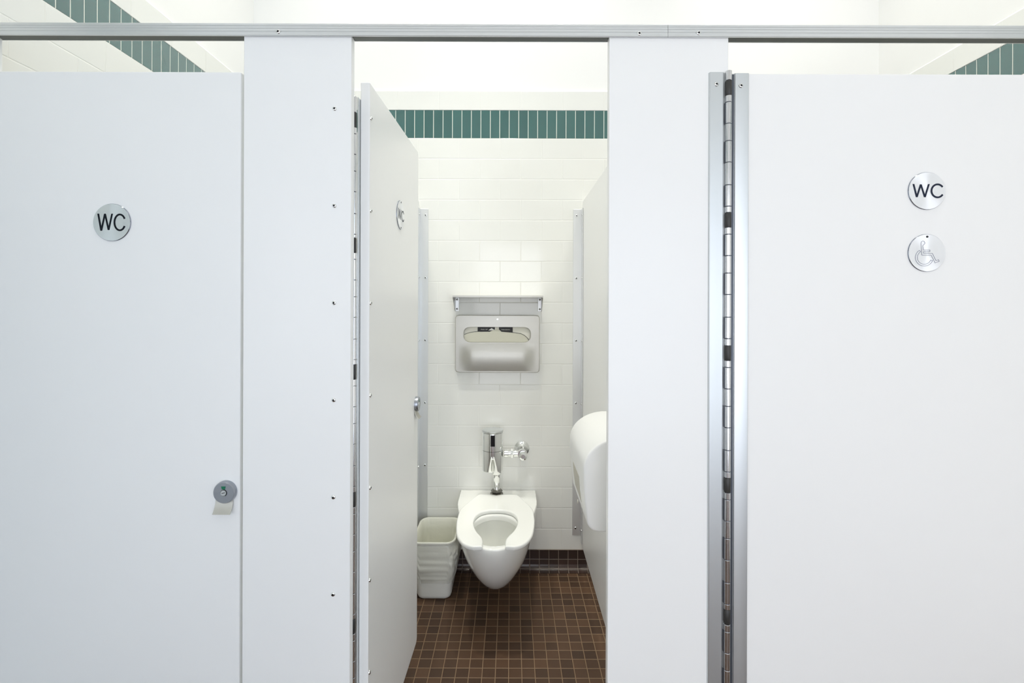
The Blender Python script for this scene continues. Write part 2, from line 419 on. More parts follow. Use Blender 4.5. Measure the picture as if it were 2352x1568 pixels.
def pilaster(x0, x1, label, screws=()):
    e = empty('pilaster', ((x0+x1)/2, YF, 0)); tag(e, label, 'pilaster', 'white stall pilasters')
    hx = (x1-x0)/2
    slab('post_panel', -hx, hx, 0, PT, .012, H+.6815, e)
    bm = bmesh.new(); box(bm, -hx-.002, hx+.002, -.003, PT+.003, 0.0, .075); link('shoe', bm, alu_m, e, bevel=.0015)
    for x, z in screws: screw(e, x-(x0+x1)/2, 0, z)
    return e
zs = [H+.492-.2442*k for k in range(8)]
pilaster(-.6770, -.4057, 'white pilaster with a column of screws, left of the open stall door', [(-.4478, z) for z in zs])
pilaster(.2428, .5430, 'plain white pilaster right of the open stall doorway, beside the metal hinge')
pilaster(-1.400, -1.309, 'narrow white pilaster left of the left stall door against the wall')
pilaster(1.492, 1.983, 'white pilaster right of the accessible stall door against the wall')

# head rail: a fluted channel over the pilaster tops
rl = empty('head_rail', (0, 1.255, H+.672)); tag(rl, 'long fluted aluminium head rail across the tops of the white pilasters', 'rail')
zb, zt = 0.0, .0325
def flute(z0, z1, y=0): return [(y,z0),(y-.0012,z0+.0008),(y-.0012,z1-.0008),(y,z1)]
front = [(-.0002,zb)]
for a, b in ((.0008,.0100),(.0108,.0176),(.0184,.0236),(.0244,.0300)): front += flute(a,b)
front += [(0,zt-.0012),(.0012,zt)]
prof = front + [(.0315,zt),(.0325,zt-.001),(.0325,.0035),(.0305,.0035),(.0305,.0100),(.0020,.0100),(.0020,zb)]
bm = bmesh.new(); prism(bm, prof, 'x', XL+.002, (1532-1176)/916.3-.0003)
link('rail_section', bm, rail_m, rl, smooth=25)
bm = bmesh.new(); prism(bm, prof, 'x', (1532-1176)/916.3+.0004, XR-.002)
link('rail_section', bm, rail_m, rl, smooth=25)
bm = bmesh.new()
for x0, x1 in ((-1.308,-.6785),(-.4045,.2415),(.5445,1.490)):
    box(bm, x0, x1, .0022, .0303, .0042, .0099)
o = link('channel_shade', bm, rail_in_m, rl); o['label'] = 'dark filler for the shade inside the rail channel'
for px, py in ((638,74),(1466,75.5),(1602,74)):
    screw(rl, (px-1176)/916.3, -.0012, (700-py)/916.3-.672-.0018, 0, SCREW)

# ------------------------------------------------------------------ signs, locks
def wc_sign(parent, x, z, style, dots=()):
    """round plate on a -y face"""
    r = .0472; e = bmesh.new()
    lathe(e, [(r,0),(r,-.0020),(r-.0009,-.0030)], (0,0,0), 'y', 96, 1)
    V = lathe(e, [(r-.0009,-.0030),(r*.5,-.0030),(.0004,-.0030)], (0,0,0), 'y', 96, 0, cap1=True)
    bmesh.ops.remove_doubles(e, verts=e.verts, dist=1e-6)
    s = link('sign_plate', e, [sign_m if style == 'narrow' else signw_m, sign_rim_m], parent, smooth=30)
    s.location = (x, 0, z)
    bm = bmesh.new(); y0, y1 = -.0026, -.0034
    if style in ('wide', 'narrow'):
        if style == 'narrow':
            W = [(-.71,.46),(-.546,-.45),(-.35,.46),(-.155,-.41),(.03,.46)]; C = (.44,0,.285,.42,27,333); w = .092
        else:
            W = [(-.74,.36),(-.56,-.34),(-.35,.345),(-.13,-.34),(.08,.36)]; C = (.545,.0,.325,.345,36,326); w = .094
        for i_, ((a0_,b0_), (a1_,b1_)) in enumerate(zip(W, W[1:])):
            hw = w/2*math.hypot(a1_-a0_, b1_-b0_)/abs(b1_-b0_)
            prism(bm, [((a0_-hw)*r,b0_*r),((a0_+hw)*r,b0_*r),((a1_+hw)*r,b1_*r),((a1_-hw)*r,b1_*r)], 'y', y0+.00005*i_, y1+.00006*i_)
        stroke(bm, [(a*r,b*r) for a,b in arc(*C, 36)], w*r, y0, y1)
        l = link('lettering', bm, inkblack_m if style == 'narrow' else ink_m, s)
        l['label'] = 'dark letters WC'
    else:
        k = 1/245
        def q(a, b): return ((a-497)*k*r, (1175-b)*k*r)
        person = [(415,1058),(416,1040),(426,1026),(442,1020),(458,1026),(469,1046),(462,1060),(446,1074),(440,1082),(447,1137),(533,1137),(533,1158),(449,1158),(449,1180),(565,1181),
                  (612,1275),(646,1264),(656,1284),(601,1304),(550,1206),(428,1204)]
        stroke(bm, [q(*p) for p in person], .018*r, y0, y1, closed=True)
        wheel = [(460+116*math.cos(R(a)), 1235-112*math.sin(R(a))) for a in range(124, 342, 6)]
        inner = [(460+90*math.cos(R(a)), 1235-88*math.sin(R(a))) for a in range(338, 118, -6)]
        stroke(bm, [q(*p) for p in wheel+inner], .018*r, y0, y1, closed=True)
        l = link('pictogram', bm, line_m, s); l['label'] = 'outlined wheelchair symbol'
    if dots:
        bm = bmesh.new()
        for dz in dots:
            lathe(bm, [(.0028,-.0028),(.0026,-.0040)], (0,0,dz*r), 'y', 14, 0, cap1=True)
        link('plate_rivet', bm, dark_m, s)
    return s
def lock(parent, x, z):
    r = .0275; F = -.0135
    bm = bmesh.new()
    # drum with a bevelled face towards -y
    lathe(bm, [(r,0),(r,F+.0045),(r*.985,F+.0030),(r*.92,F),(r*.915,F)], (0,0,0), 'y', 48)
    lathe(bm, [(r*.915,F),(r*.30,F)], (0,0,0), 'y', 48)
    bmesh.ops.remove_doubles(bm, verts=bm.verts, dist=1e-6)
    o = link('occupancy_lock', bm, lock_m, parent, smooth=35); o.location = (x,0,z)
    o['label'] = 'round metal lock'
    bm = bmesh.new()
    lathe(bm, [(r*.30,F),(r*.27,F+.0022),(r*.24,F-.0008),(.0001,F-.0008)], (0,0,0), 'y', 32)
    link('lock_core', bm, alu_m, o, smooth=40)
    bm = bmesh.new(); stroke(bm, [(-.004,-.0012),(.004,.0014)], .0015, F-.0006, F-.0012)
    stroke(bm, arc(0,0,r*.31,r*.31,-60,95,14), .0014, F+.0004, F-.0004); link('key_slot', bm, dark_m, o)
    bm = bmesh.new(); prism(bm, [(-.0058,.0165),(.0058,.0165),(.0038,.0088),(.0012,.0094),(-.0012,.0094),(-.0038,.0088)], 'y', F+.0004, F-.0005)
    k = link('occupancy_flag', bm, green_m, o); k['label'] = 'green vacancy flag'
    # curved pull plate below the drum
    bm = bmesh.new(); n = 12; A = []
    for i in range(n+1):
        t = i/n; zz = -.020-.032*t; yy = -.001-.015*(t**2.0)
        A.append((yy, zz))
    rows = []
    for yy, zz in A:
        rows.append([(-.0235-.002*t, yy, zz), (.0215-.003*t, yy, zz), (.0215-.003*t, yy-.0022, zz), (-.0235-.002*t, yy-.0022, zz)])
    loft(bm, rows, True, True, True)
    p = link('pull_plate', bm, plate_m, o, smooth=40)
    return o

# ------------------------------------------------------------------ doors
DT = .025
def door_panel(e, w):
    return slab('door_panel', 0, w, 0, DT, H-1.292, ZT, e, bevel=.003)
dg = 'stall doors'
# left door, closed
ld = empty('stall_door', (-1.3020, YF, 0)); tag(ld, 'closed white stall door at left with one WC sign and round lock', 'door', dg)
door_panel(ld, .6185)
wc_sign(ld, -1.006+1.302, H+.204, 'narrow')
lock(ld, -.7170+1.302, H-.4705)
# middle door, open into the stall
md = empty('stall_door', (-.3750, 1.315, 0), R(88.7)); tag(md, 'open white stall door swung inwards, seen at a sharp angle', 'door', dg)
rslab('door_panel', .610, DT, H-1.292, ZT, .022, md)
wc_sign(md, .325, H+.293, 'wide', (.88,-.88))
lk = lock(md, .572, H-.374)
for z in zs: screw(md, .0105, 0, z)
# hinge of the middle door (in the door's own frame)
def hinge_barrel(e, x, y, r, ztop, dark_tops, unit, dark_len, knuckles, zbot, m, side=1):
    """barrel of knuckles along z with dark bushings"""
    bm = bmesh.new(); cuts = []
    for dt in dark_tops:
        base = dt - dark_len
        for k in knuckles: cuts.append(base-k)
        cuts.append(dt); cuts.append(base)
    cuts = sorted(set([c for c in cuts if zbot < c < ztop] + [zbot, ztop]), reverse=True)
    darks = []
    for a, b in zip(cuts, cuts[1:]):
        if any(abs(a-dt) < 1e-4 for dt in dark_tops): darks.append((a,b)); continue
        g = .0007
        lathe(bm, [(r*.9,0),(r,-.0006),(r,-(a-b)+.0006+2*g),(r*.9,-(a-b)+2*g)], (x,y,a-g), 'z', 24, 0, True, True)
    o = link('hinge_barrel', bm, m, e, smooth=35)
    if side > 1:        # dark slots beside every second knuckle
        bm = bmesh.new()
        n_ = 99
        for a, b in zip(cuts, cuts[1:]):
            n_ = 0 if any(abs(a-dt) < 1e-4 for dt in dark_tops) else n_+1
            if n_ in (2, 4, 6): box(bm, x-r-.0006, x-r+.0008, y-.001, y+.0062, b, a)
        link('hinge_slot', bm, gap_m, e)
    bm = bmesh.new(); lathe(bm, [(r*.72,0),(r*.72,zbot-ztop)], (x,y,ztop), 'z', 16, 0, True, True)
    link('hinge_pin', bm, gap_m, e, smooth=35)
    for a, b in darks:
        bm = bmesh.new(); lathe(bm, [(r*.85,0),(r*.98,-.0015),(r*.98,b-a+.0015),(r*.85,b-a)], (x,y,a), 'z', 24, 0, True, True)
        q = link('hinge_bushing', bm, rubber_m, e, smooth=35)
KN = [.0174,.0707,.1141,.1674,.2239,.2772]
hg = empty('hinge', (0,0,0)); hg.parent = md; hg['label'] = 'continuous metal hinge'
dk = [H+(700-p)/884 for p in (261,548,838,1130,1420)]
hinge_barrel(hg, -.0165, .0345, .0058, ZT-.045, dk, .328, .038, KN, H-1.24, hinge_m)
bm = bmesh.new(); box(bm, -.0135, .045, DT+.0003, DT+.0035, H-1.24, ZT-.045); link('hinge_leaf', bm, alu_m, hg, bevel=.0006)
bm = bmesh.new(); box(bm, -.0262, -.0232, DT+.012, DT+.065, H-1.24, ZT-.045); link('hinge_leaf', bm, alu_m, hg, bevel=.0006)
# right door, closed, hinge on its face
rd = empty('stall_door', (.5550, YF, 0)); tag(rd, 'closed white stall door at right with WC and wheelchair signs and full-height hinge', 'door', dg)
door_panel(rd, .929)
s1 = wc_sign(rd, 1.0417-.555, H+.2895, 'wide'); s2 = wc_sign(rd, 1.0417-.555, H+.1338, 'chair', (.86,))
hg = empty('hinge', (0,0,0)); hg.parent = rd; hg['label'] = 'continuous metal hinge with two flat leaves'
x0 = -.555; zb_ = H-1.25
bm = bmesh.new(); prism(bm, [(x0+.4925,0),(x0+.4940,-.0052),(x0+.4955,-.0062),(x0+.5270,-.0062),(x0+.5285,-.0048),(x0+.5290,-.0022),(x0+.5350,-.0022),(x0+.5350,0)], 'z', zb_, ZT+.0005)
o = link('hinge_leaf', bm, leaf_m, hg, smooth=30); screw(o, x0+.510, -.0062, H+.5535)
bm = bmesh.new(); prism(bm, [(x0+.5460,0),(x0+.5460,-.0030),(x0+.5565,-.0030),(x0+.5575,-.0055),(x0+.5590,-.0062),(x0+.5905,-.0062),(x0+.5918,-.0050),(x0+.5918,0)], 'z', zb_, ZT-.002)
o = link('hinge_leaf', bm, leaf_m, hg, smooth=30); screw(o, x0+.5715, -.0062, H+.550)
bm = bmesh.new(); box(bm, x0+.5475, x0+.5555, -.0034, -.0030, zb_, ZT-.004); link('leaf_gap_shadow', bm, gap_m, hg)  # dark strip standing in for the shadow in the hinge gap
dk = [H+(700-p)/920 for p in (184,487,792,1095,1397)]
hinge_barrel(hg, x0+.5395, -.0090, .0078, ZT+.002, dk, .332, .0365, KN, zb_, hinge_m, side=2)

# ------------------------------------------------------------------ partitions between the stalls, wall channels
def side_partition(x0, label, flange_dir, zlist):
    e = empty('side_partition', (x0, YF+PT, 0)); tag(e, label, 'partition', 'white side partitions')
    rslab('partition_panel', YW-.005-YF-PT, PT, H-1.292, ZP, .03, e, True)
    return e
lp = side_partition(-.528, 'white side partition left of the toilet, half hidden behind the open door', 1, None)
rp = side_partition(.379, 'white side partition right of the toilet carrying the tissue dispenser', -1, None)
def wall_channel(x_face, d, label, side_lo):
    e = empty('wall_bracket', (x_face, YW, H-1.245)); tag(e, label, 'bracket', 'full-height partition wall brackets')
    z0, z1 = 0, 1.245+.519
    xa, xb = (0, .048) if d > 0 else (-.048, 0)
    bm = bmesh.new(); box(bm, xa, xb, -.0040, -.0005, z0, z1); link('wall_flange', bm, bracket_m, e, bevel=.001)
    bm = bmesh.new()
    pts = [(-.004,z0+.005),(-.004,z1),(-.052,z1-.012),(-.052,z0-.02),(-.030,z0-.035)]
    pts = [(-.0045,z0),(-.0045,z1),(-.050,z1+.0),(-.050,z0-.03),(-.018,z0-.03)]
    prism(bm, pts, 'x', 0.0008*d, .0042*d); link('panel_flange', bm, bracket_m, e, bevel=.0008)
    for k in range(6):
        z = 1.245+.4846-.3385*k
        screw(e, .031*d if d < 0 else .033, -.0040, z, 0, SMALL)
        screw(e, .0042*d, -.034, z-.0, R(90) if d > 0 else R(-90), SCREW)
    return e
wall_channel(-.503, 1, 'full-height metal wall bracket between open door and tiled wall, left of the toilet', 0)
wall_channel(.379, -1, 'full-height metal wall bracket right of the steel dispenser, at the right partition', 0)

# ------------------------------------------------------------------ toilet
CX = -.0715
def half_outline(wm, wbk, yf, ym=2.33, yb=2.716):
    pts = []
    for i in range(17):
        a = R(90*i/16); pts.append((wm*math.sin(a), ym-(ym-yf)*math.cos(a)))
    for i in range(1, 7):
        t = i/6; s = t*t*(3-2*t); pts.append((wm+(wbk-wm)*s, ym+(2.56-ym)*t))
    pts.append((wbk, 2.64)); pts.append((wbk, yb)); pts.append((wbk*.5, yb))
    return pts                                                    # 26 points
def mirror(h, yb=None):
    back = (0, h[-1][1])
    full = h + [back] + [(-x, y) for x, y in reversed(h[1:])]
    return full
def half_ellipse(ax, ay, yc):
    pts = []
    for i in range(17):
        a = R(90*i/16); pts.append((ax*math.sin(a), yc-ay*math.cos(a)))
    for i in range(1, 10):
        a = R(90+90*i/10); pts.append((ax*math.sin(a), yc-ay*math.cos(a)))
    return pts
def ell_full(ax, ay, yc):
    h = half_ellipse(ax, ay, yc); return h + [(0, yc+ay)] + [(-x, y) for x, y in reversed(h[1:])]
to = empty('toilet', (CX, 2.45, 0)); tag(to, 'white wall-hung toilet with open-front seat in the middle stall', 'toilet')
def ring(pts, z): return [(x, y-2.45, z) for x, y in pts]
lev = [(.4270,.200,.1660,2.0610),(.4245,.2015,.1695,2.0570),(.4200,.2022,.1708,2.0555),(.400,.2020,.1700,2.057),(.380,.2010,.1670,2.063),(.355,.198,.162,2.073),(.330,.193,.155,2.086),
       (.300,.184,.1455,2.104),(.270,.170,.135,2.124),(.240,.152,.1215,2.149),(.210,.132,.107,2.178),(.180,.112,.090,2.212),(.155,.094,.0735,2.247),(.135,.078,.0575,2.283),(.120,.062,.043,2.315),(.111,.045,.029,2.345),(.108,.025,.014,2.37)]
bm = bmesh.new()
rings = [ring(mirror(half_outline(wm, wbk, yf, ym=2.33+max(0,(.3-z))*.35)), z) for z, wbk, wm, yf in lev]
inner = [(.4270,.118,.160,2.245),(.4245,.113,.155,2.245),(.418,.1105,.1525,2.245),(.402,.1105,.1525,2.245),(.396,.124,.168,2.25),(.385,.130,.172,2.255),(.355,.126,.166,2.26),(.315,.110,.146,2.275),(.275,.086,.116,2.30),(.245,.062,.085,2.325),(.232,.045,.06,2.34)]
irings = [ring(ell_full(ax, ay, yc), z) for z, ax, ay, yc in inner]
loft(bm, list(reversed(rings)) + irings, True, True, True)
link('bowl', bm, ceramic_m, to, smooth=48)
# seat
outer = catmull([(.0987,2.607),(.149,2.49),(.1740,2.415),(.1785,2.33),(.1758,2.250),(.163,2.150),(.138,2.085),(.112,2.054),(.090,2.043)], 4)
inn = catmull([(.0465,2.047),(.048,2.10),(.058,2.135),(.080,2.180),(.0985,2.250),(.098,2.32),(.076,2.375),(.040,2.400),(0,2.406)], 4)
half = outer + inn
def inset_loop(L, d):
    n = len(L); out = []
    for i in range(n):
        a = Vector(L[i-1]); b = Vector(L[i]); c = Vector(L[(i+1)%n])
        t = (c-a)
        t = t.normalized() if t.length > 1e-9 else Vector((1,0))
        out.append((b.x+t.y*d, b.y-t.x*d))
    return out
def resample(P, n):
    P = [Vector(p) for p in P]; L = [0]
    for i in range(1, len(P)): L.append(L[-1]+(P[i]-P[i-1]).length)
    out = []; k = 0
    for i in range(n):
        t = L[-1]*i/(n-1)
        while k < len(P)-2 and L[k+1] < t: k += 1
        f = (t-L[k])/max(1e-9, L[k+1]-L[k]); out.append(P[k].lerp(P[k+1], min(1, max(0, f))))
    return out
oh = resample(list(reversed(outer))+[(0,2.607)], 60); ih = resample(inn, 60)
oh = oh + [Vector((-p.x, p.y)) for p in reversed(oh[:-1])]
ih = ih + [Vector((-p.x, p.y)) for p in reversed(ih[:-1])]
SL = [(.4290,.006),(.4300,.0025),(.4335,0),(.4415,0),(.4455,.0022),(.4472,.0055),(.4476,.011)]
bm = bmesh.new(); secs = []
for k, (o_, i_) in enumerate(zip(oh, ih)):
    d = (i_-o_).normalized()
    e_ = min(k, len(oh)-1-k); dz = (0, .0022, .0008)[e_] if e_ < 1 else 0
    ring_ = [(o_.x+d.x*q, o_.y+d.y*q-2.45, z) for z, q in SL] + [(i_.x-d.x*q, i_.y-d.y*q-2.45, z) for z, q in reversed(SL)]
    secs.append(ring_)
def shrink(sec, ref, k, ext):
    c = [sum(p[i] for p in sec)/len(sec) for i in range(3)]; q = [sum(p[i] for p in ref)/len(ref) for i in range(3)]
    d = Vector((c[0]-q[0], c[1]-q[1], 0)).normalized()*ext
    return [(c[0]+(p[0]-c[0])*k+d.x, c[1]+(p[1]-c[1])*k+d.y, c[2]+(p[2]-c[2])*k) for p in sec]
secs = [shrink(secs[0],secs[3],.72,.0035), shrink(secs[0],secs[3],.90,.0025)] + secs + [shrink(secs[-1],secs[-4],.90,.0025), shrink(secs[-1],secs[-4],.72,.0035)]
loft(bm, secs, True, True, True)
st = link('seat', bm, seat_m, to, smooth=55); 
for s in (-1, 1):
    bm = bmesh.new(); lathe(bm, [(.012,0),(.012,-.006),(.010,-.008)], (s*.07, 2.56-2.45, .4290), 'z', 20, 0, True, True)
    link('hinge_post', bm, seat_m, to, smooth=40)
for s in (-1, 1):
    bm = bmesh.new(); box(bm, s*.13-.018, s*.13+.018, 2.20-2.45, 2.235-2.45, .4268, .4292); link('seat_bumper', bm, seat_m, to, bevel=.001)

# ------------------------------------------------------------------ flush valve
fv = empty('flush_valve', (-.077, 2.62, .44)); tag(fv, 'chrome sensor flush valve on the pipe above the toilet', 'flush valve')
def fr(x, z): return (x+.077, z-.44)
bx = -.099+.077
bm = bmesh.new()
def body_ring(z, k=1.0):
    # D shaped body: round front, flatter back
    return [(bx+.0545*k*math.copysign(abs(math.cos(a))**.95, math.cos(a)), .054*k*math.copysign(abs(math.sin(a))**.95, math.sin(a)), z) for a in [2*math.pi*i/64 for i in range(64)]]
z0, z1, z2 = .571-.44, .677-.44, .768-.44
loft(bm, [body_ring(z0,.97), body_ring(z0+.0008,.992), body_ring(z0+.002), body_ring(z1-.0008), body_ring(z1-.0004,.975)], True, True, True)
link('valve_cover', bm, chrome_m, fv, smooth=22)
bm = bmesh.new()
loft(bm, [body_ring(z1+.0004,.975), body_ring(z1+.0008), body_ring(z2-.005), body_ring(z2-.001,.99), body_ring(z2,.96)], True, True, True)
link('sensor_head', bm, chrome_m, fv, smooth=22)
bm = bmesh.new()
loft(bm, [body_ring(z2+.0003,.99), body_ring(z2+.008,1.03), body_ring(z2+.012,1.0), body_ring(z2+.0135,.9)], True, True, True)
link('top_cap', bm, alu_m, fv, smooth=22)
bm = bmesh.new(); prism(bm, [(x*.011+bx+.0025, z) for x, z in ((-1,.705-.44),(1,.705-.44),(1,.763-.44),(-1,.763-.44))], 'y', -.0555, -.045)
link('sensor_window', bm, sensor_m, fv, bevel=.002)
bm = bmesh.new()
lathe(bm, [(.026,.150-.018),(.026,.116),(.022,.108),(.0185,.105),(.0178,.085),(.0165,.080),(.0165,.022),(.019,.018)], (0,0,0), 'z', 32, 0, True, True)
link('flush_pipe', bm, chrome_m, fv, smooth=35)
bm = bmesh.new()
lathe(bm, [(.0175,.030),(.027,.027),(.031,.019),(.025,.014),(.033,.010),(.034,.001),(.030,-.004),(.030,-.012)], (0,0,0), 'z', 8, 0, True, True)
link('spud_nut', bm, mat('dark_nut_metal', (.22,.21,.19), .18, metal=1), fv, smooth=20)
# supply arm and stop valve
zz = .655-.44; xs = .056+.077
bm = bmesh.new()
lathe(bm, [(.019,.038),(.0205,.040),(.0205,.058),(.018,.060),(.018,.075)], (0,.0,zz), 'x', 28, 0, True, True)
lathe(bm, [(.0225,.0),(.0245,.002),(.0245,.014),(.0225,.016)], (.072,.0,zz), 'x', 8, 0, True, True)
lathe(bm, [(.0185,.0),(.0185,.028)], (.088,.0,zz), 'x', 28, 0, True, True)
link('supply_arm', bm, chrome_m, fv, smooth=30)
bm = bmesh.new()
lathe(bm, [(.041,.0975),(.040,.092),(.030,.084),(.024,.078),(.0225,.03),(.024,.01),(.025,-.012),(.0235,-.020)], (xs,0,zz), 'y', 36, 0, True, True)
link('stop_valve', bm, chrome_m, fv, smooth=30)
bm = bmesh.new()
lathe(bm, [(.0225,-.018),(.0225,-.030),(.019,-.038),(.012,-.042),(.0105,-.036),(.004,-.036)], (xs+.004,0,zz-.006), 'y', 32, 0, True, True)
link('stop_cap', bm, chrome_m, fv, smooth=30)

# ------------------------------------------------------------------ seat cover dispenser
dc = empty('seat_cover_dispenser', (-.077, YW, 1.224)); tag(dc, 'brushed steel toilet seat cover dispenser on the tiled wall', 'dispenser')
HW, HH = .2255, .153
def Rr_(cx, cz, a, b):      # helper for px -> local in the plate plane (scale 430)
    return ((a-cx)/430, (cz-b)/430)
cxp, czp = 1143, 789.5
def ray_resample(poly, c, n=96):
    out = []
    for i in range(n):
        a = 2*math.pi*i/n; d = Vector((math.cos(a), math.sin(a))); best = None
        for j in range(len(poly)):
            p = Vector(poly[j-1])-c; q = Vector(poly[j])-c; e = q-p
            den = d.x*e.y-d.y*e.x
            if abs(den) < 1e-12: continue
            t = (p.x*e.y-p.y*e.x)/den; s = (p.x*d.y-p.y*d.x)/den
            if t > 0 and -1e-6 <= s <= 1+1e-6 and (best is None or t > best): best = t
        out.append(c+d*best)
    return out
slot = rrect(-.002, (czp-768.5)/430, .1770, .0405, .034, 8)
plate = rrect(0, 0, HW, HH, .016, 6)
c0 = Vector((-.002, (czp-768.5)/430))
S = ray_resample(slot, c0, 160); P = ray_resample(plate, c0, 160)
YD = -.052
def bulge(x, z):
    # face swells towards the viewer in the lower middle
    bx_ = max(0, 1-(max(0, abs(x)-.115)/.055)**2) if abs(x) < .17 else 0
    t = (-z-(-.02))/.165
    return -.0 if bx_ <= 0 else 0
bm = bmesh.new()
rings = []
rings.append([(p.x, -.001, p.y) for p in P]); rings.append([(p.x, YD+.006, p.y) for p in P])
rings.append([(p.x*.9935, YD+.001, p.y*.992) for p in P]); rings.append([(p.x*.985, YD, p.y*.978) for p in P])
rings.append([(s.x+(s.x-c0.x)*.02, YD, s.y+(s.y-c0.y)*.02) for s in S])
rings.append([(s.x, YD+.0015, s.y) for s in S]); rings.append([(s.x, YD+.010, s.y) for s in S])
loft(bm, rings, True)
link('steel_cover', bm, steel_m, dc, smooth=12)
# curved apron of the lower half
bm = bmesh.new()
rows = []
for i in range(21):
    t = i/20; z = .003-.148*t
    row = []
    for j in range(41):
        x = -.205+.41*j/40
        ax = abs(x); k = 1 if ax < .13 else max(0, 1-((ax-.13)/.075))
        k = k*k*(3-2*k)
        y = YD-.0006-.010*k*math.sin(min(1, t*1.0)*math.pi)**1.0*(1-.0*t)
        row.append((x, y, z))
    rows.append(row)
loft(bm, rows, False)
link('front_apron', bm, steel_m, dc, smooth=60, recalc=False)
bm = bmesh.new(); lathe(bm, [(.0045,YD),(.0040,YD-.0012)], (0,0,(czp-733)/430), 'y', 20, 0, cap1=True)
k_ = link('key_lock', bm, chrome_m, dc, smooth=30)
bm = bmesh.new(); lathe(bm, [(.0018,YD-.0014),(.0017,YD-.0018)], (0,0,(czp-733)/430), 'y', 12, 0, cap0=True, cap1=True); link('keyhole', bm, dark_m, k_)
# pack of covers inside, seen through the slot
pk = empty('seat_cover_pack', (-.077, YW-.034, 1.224)); tag(pk, 'paper seat cover pack with a black label inside the steel dispenser slot', 'paper pack')
bm = bmesh.new(); box(bm, -.195, .195, -.004, .030, -.10, .112); link('pack_box', bm, paper_m, pk)
def pz(a, b): return ((a-cxp)/430, (czp-b)/430)
ox, oz = 1040, 730; sc_ = 11.2
def cz_(a, b): return pz(ox+a/sc_, oz+b/sc_)
edge = [cz_(*p) for p in ((300,430),(380,395),(480,370),(640,352),(960,352),(1090,295),(1180,290),(1250,350),(1550,375),(1750,400),(1850,450),(1920,510),(1965,575))]
bm = bmesh.new(); prism(bm, edge + [cz_(1990,640), cz_(1990,720), cz_(280,720), cz_(280,480)], 'y', -.0052, -.0062)
link('cover_sheet', bm, sheet_m, pk)
bm = bmesh.new(); stroke(bm, edge[:5], .0022, -.0064, -.0068); stroke(bm, edge[7:], .0026, -.0064, -.0068)  # black line standing in for the shadow between sheet and box
link('sheet_gap_shadow', bm, label_shadow_m, pk)
bm = bmesh.new()
prism(bm, [cz_(*p) for p in ((640,235),(1085,235),(1085,300),(960,352),(640,352))], 'y', -.0045, -.0050)
prism(bm, [cz_(*p) for p in ((1190,235),(1545,235),(1545,372),(1250,352),(1190,310))], 'y', -.0045, -.0050)
lab = link('pack_label', bm, label_shadow_m, pk)
def text(s, size, loc, parent, m, name='lettering', sx=1):
    cu = bpy.data.curves.new(name, 'FONT'); cu.body = s; cu.size = size; cu.extrude = .00015; cu.align_x = 'CENTER'; cu.align_y = 'CENTER'
    t = bpy.data.objects.new(name, cu); COL.objects.link(t)
    me = bpy.data.meshes.new_from_object(t); bpy.data.objects.remove(t)
    me.materials.clear(); me.materials.append(m)
    o = bpy.data.objects.new(name, me); COL.objects.link(o); o.parent = parent
    o.rotation_euler = (R(90),0,0); o.location = loc; o.scale = (sx,1,1)
    return o
a = cz_(810,300); text('PULL UP', .0078, (a[0], -.0054, a[1]), lab, text_m, sx=1.25)
a = cz_(1360,305); text('THEN DOWN', .0066, (a[0], -.0054, a[1]), lab, text_m, sx=1.15)
bm = bmesh.new(); prism(bm, [cz_(915,322), cz_(1000,262), cz_(1060,300), cz_(1040,322)], 'y', -.0052, -.0055); link('label_arrow', bm, text_m, lab)

# ------------------------------------------------------------------ small shelf above it
sh = empty('steel_shelf', (-.0735, YW, H+.045)); tag(sh, 'thin steel shelf with end brackets above the seat cover dispenser', 'shelf')
bm = bmesh.new()
prism(bm, [(-.001,.004),(-.120,.0045),(-.1215,.0035),(-.1215,-.0060),(-.1200,-.0062),(-.1195,.0015),(-.001,.001)], 'x', -.2355, .2355)
link('shelf_plate', bm, steel_m, sh, smooth=30)
for s in (-1, 1):
    bm = bmesh.new()
    prism(bm, [(-.0015,.0005),(-.119,.0005),(-.119,-.010),(-.020,-.076),(-.012,-.080),(-.0015,-.080)], 'x', s*.2350, s*.2330)
    b_ = link('end_bracket', bm, steel_m, sh, bevel=.0004)
    bm = bmesh.new(); box(bm, min(s*.2330,s*.2150), max(s*.2330,s*.2150), -.0028, -.0005, -.079, -.006); f_ = link('bracket_flange', bm, bracket_m, sh, bevel=.0005)
    screw(f_, s*.2240, -.0028, -.0165, 0, SCREW); screw(f_, s*.2240, -.0028, -.0680, 0, SCREW)

# ------------------------------------------------------------------ tissue dispenser on the right partition
td = empty('tissue_dispenser', (.3788, 1.60, 1.06)); tag(td, 'large white plastic tissue dispenser on the right partition', 'dispenser')
xl = -.174; zt = .0; zbm = -.272
pro = [(0, zt)]
for i in range(1, 15):
    a = R(90*i/14); pro.append((xl+.125-.125*math.sin(a), zt-.092+.092*math.cos(a)))
pro += [(xl+.0005, -.14),(xl+.004,-.19),(xl+.010,-.235)]
for i in range(1, 6):
    a = R(90*i/5); pro.append((xl+.010+.030*(1-math.cos(a)), -.240-.032*math.sin(a)))
pro += [(0, zbm)]
bm = bmesh.new()
Y0, Y1 = -.180, .180
def sc2(k, dz=0): return [(x*(1-k) if x < 0 else x, -.136+(z+.136)*(1-k*.9)) for x, z in pro]
sec = [(Y0, .050), (Y0+.0010,.022), (Y0+.0035,.008), (Y0+.008,.001), (Y0+.012,0), (Y1-.024,0),(Y1-.012,.015),(Y1-.003,.05),(Y1,.12)]
loft(bm, [[(x, y, z) for x, z in sc2(k)] for y, k in sec], True, True, True)
bmesh.ops.triangulate(bm, faces=[f for f in bm.faces if len(f.verts) > 4])
link('dispenser_cover', bm, white_pl, td, smooth=50)
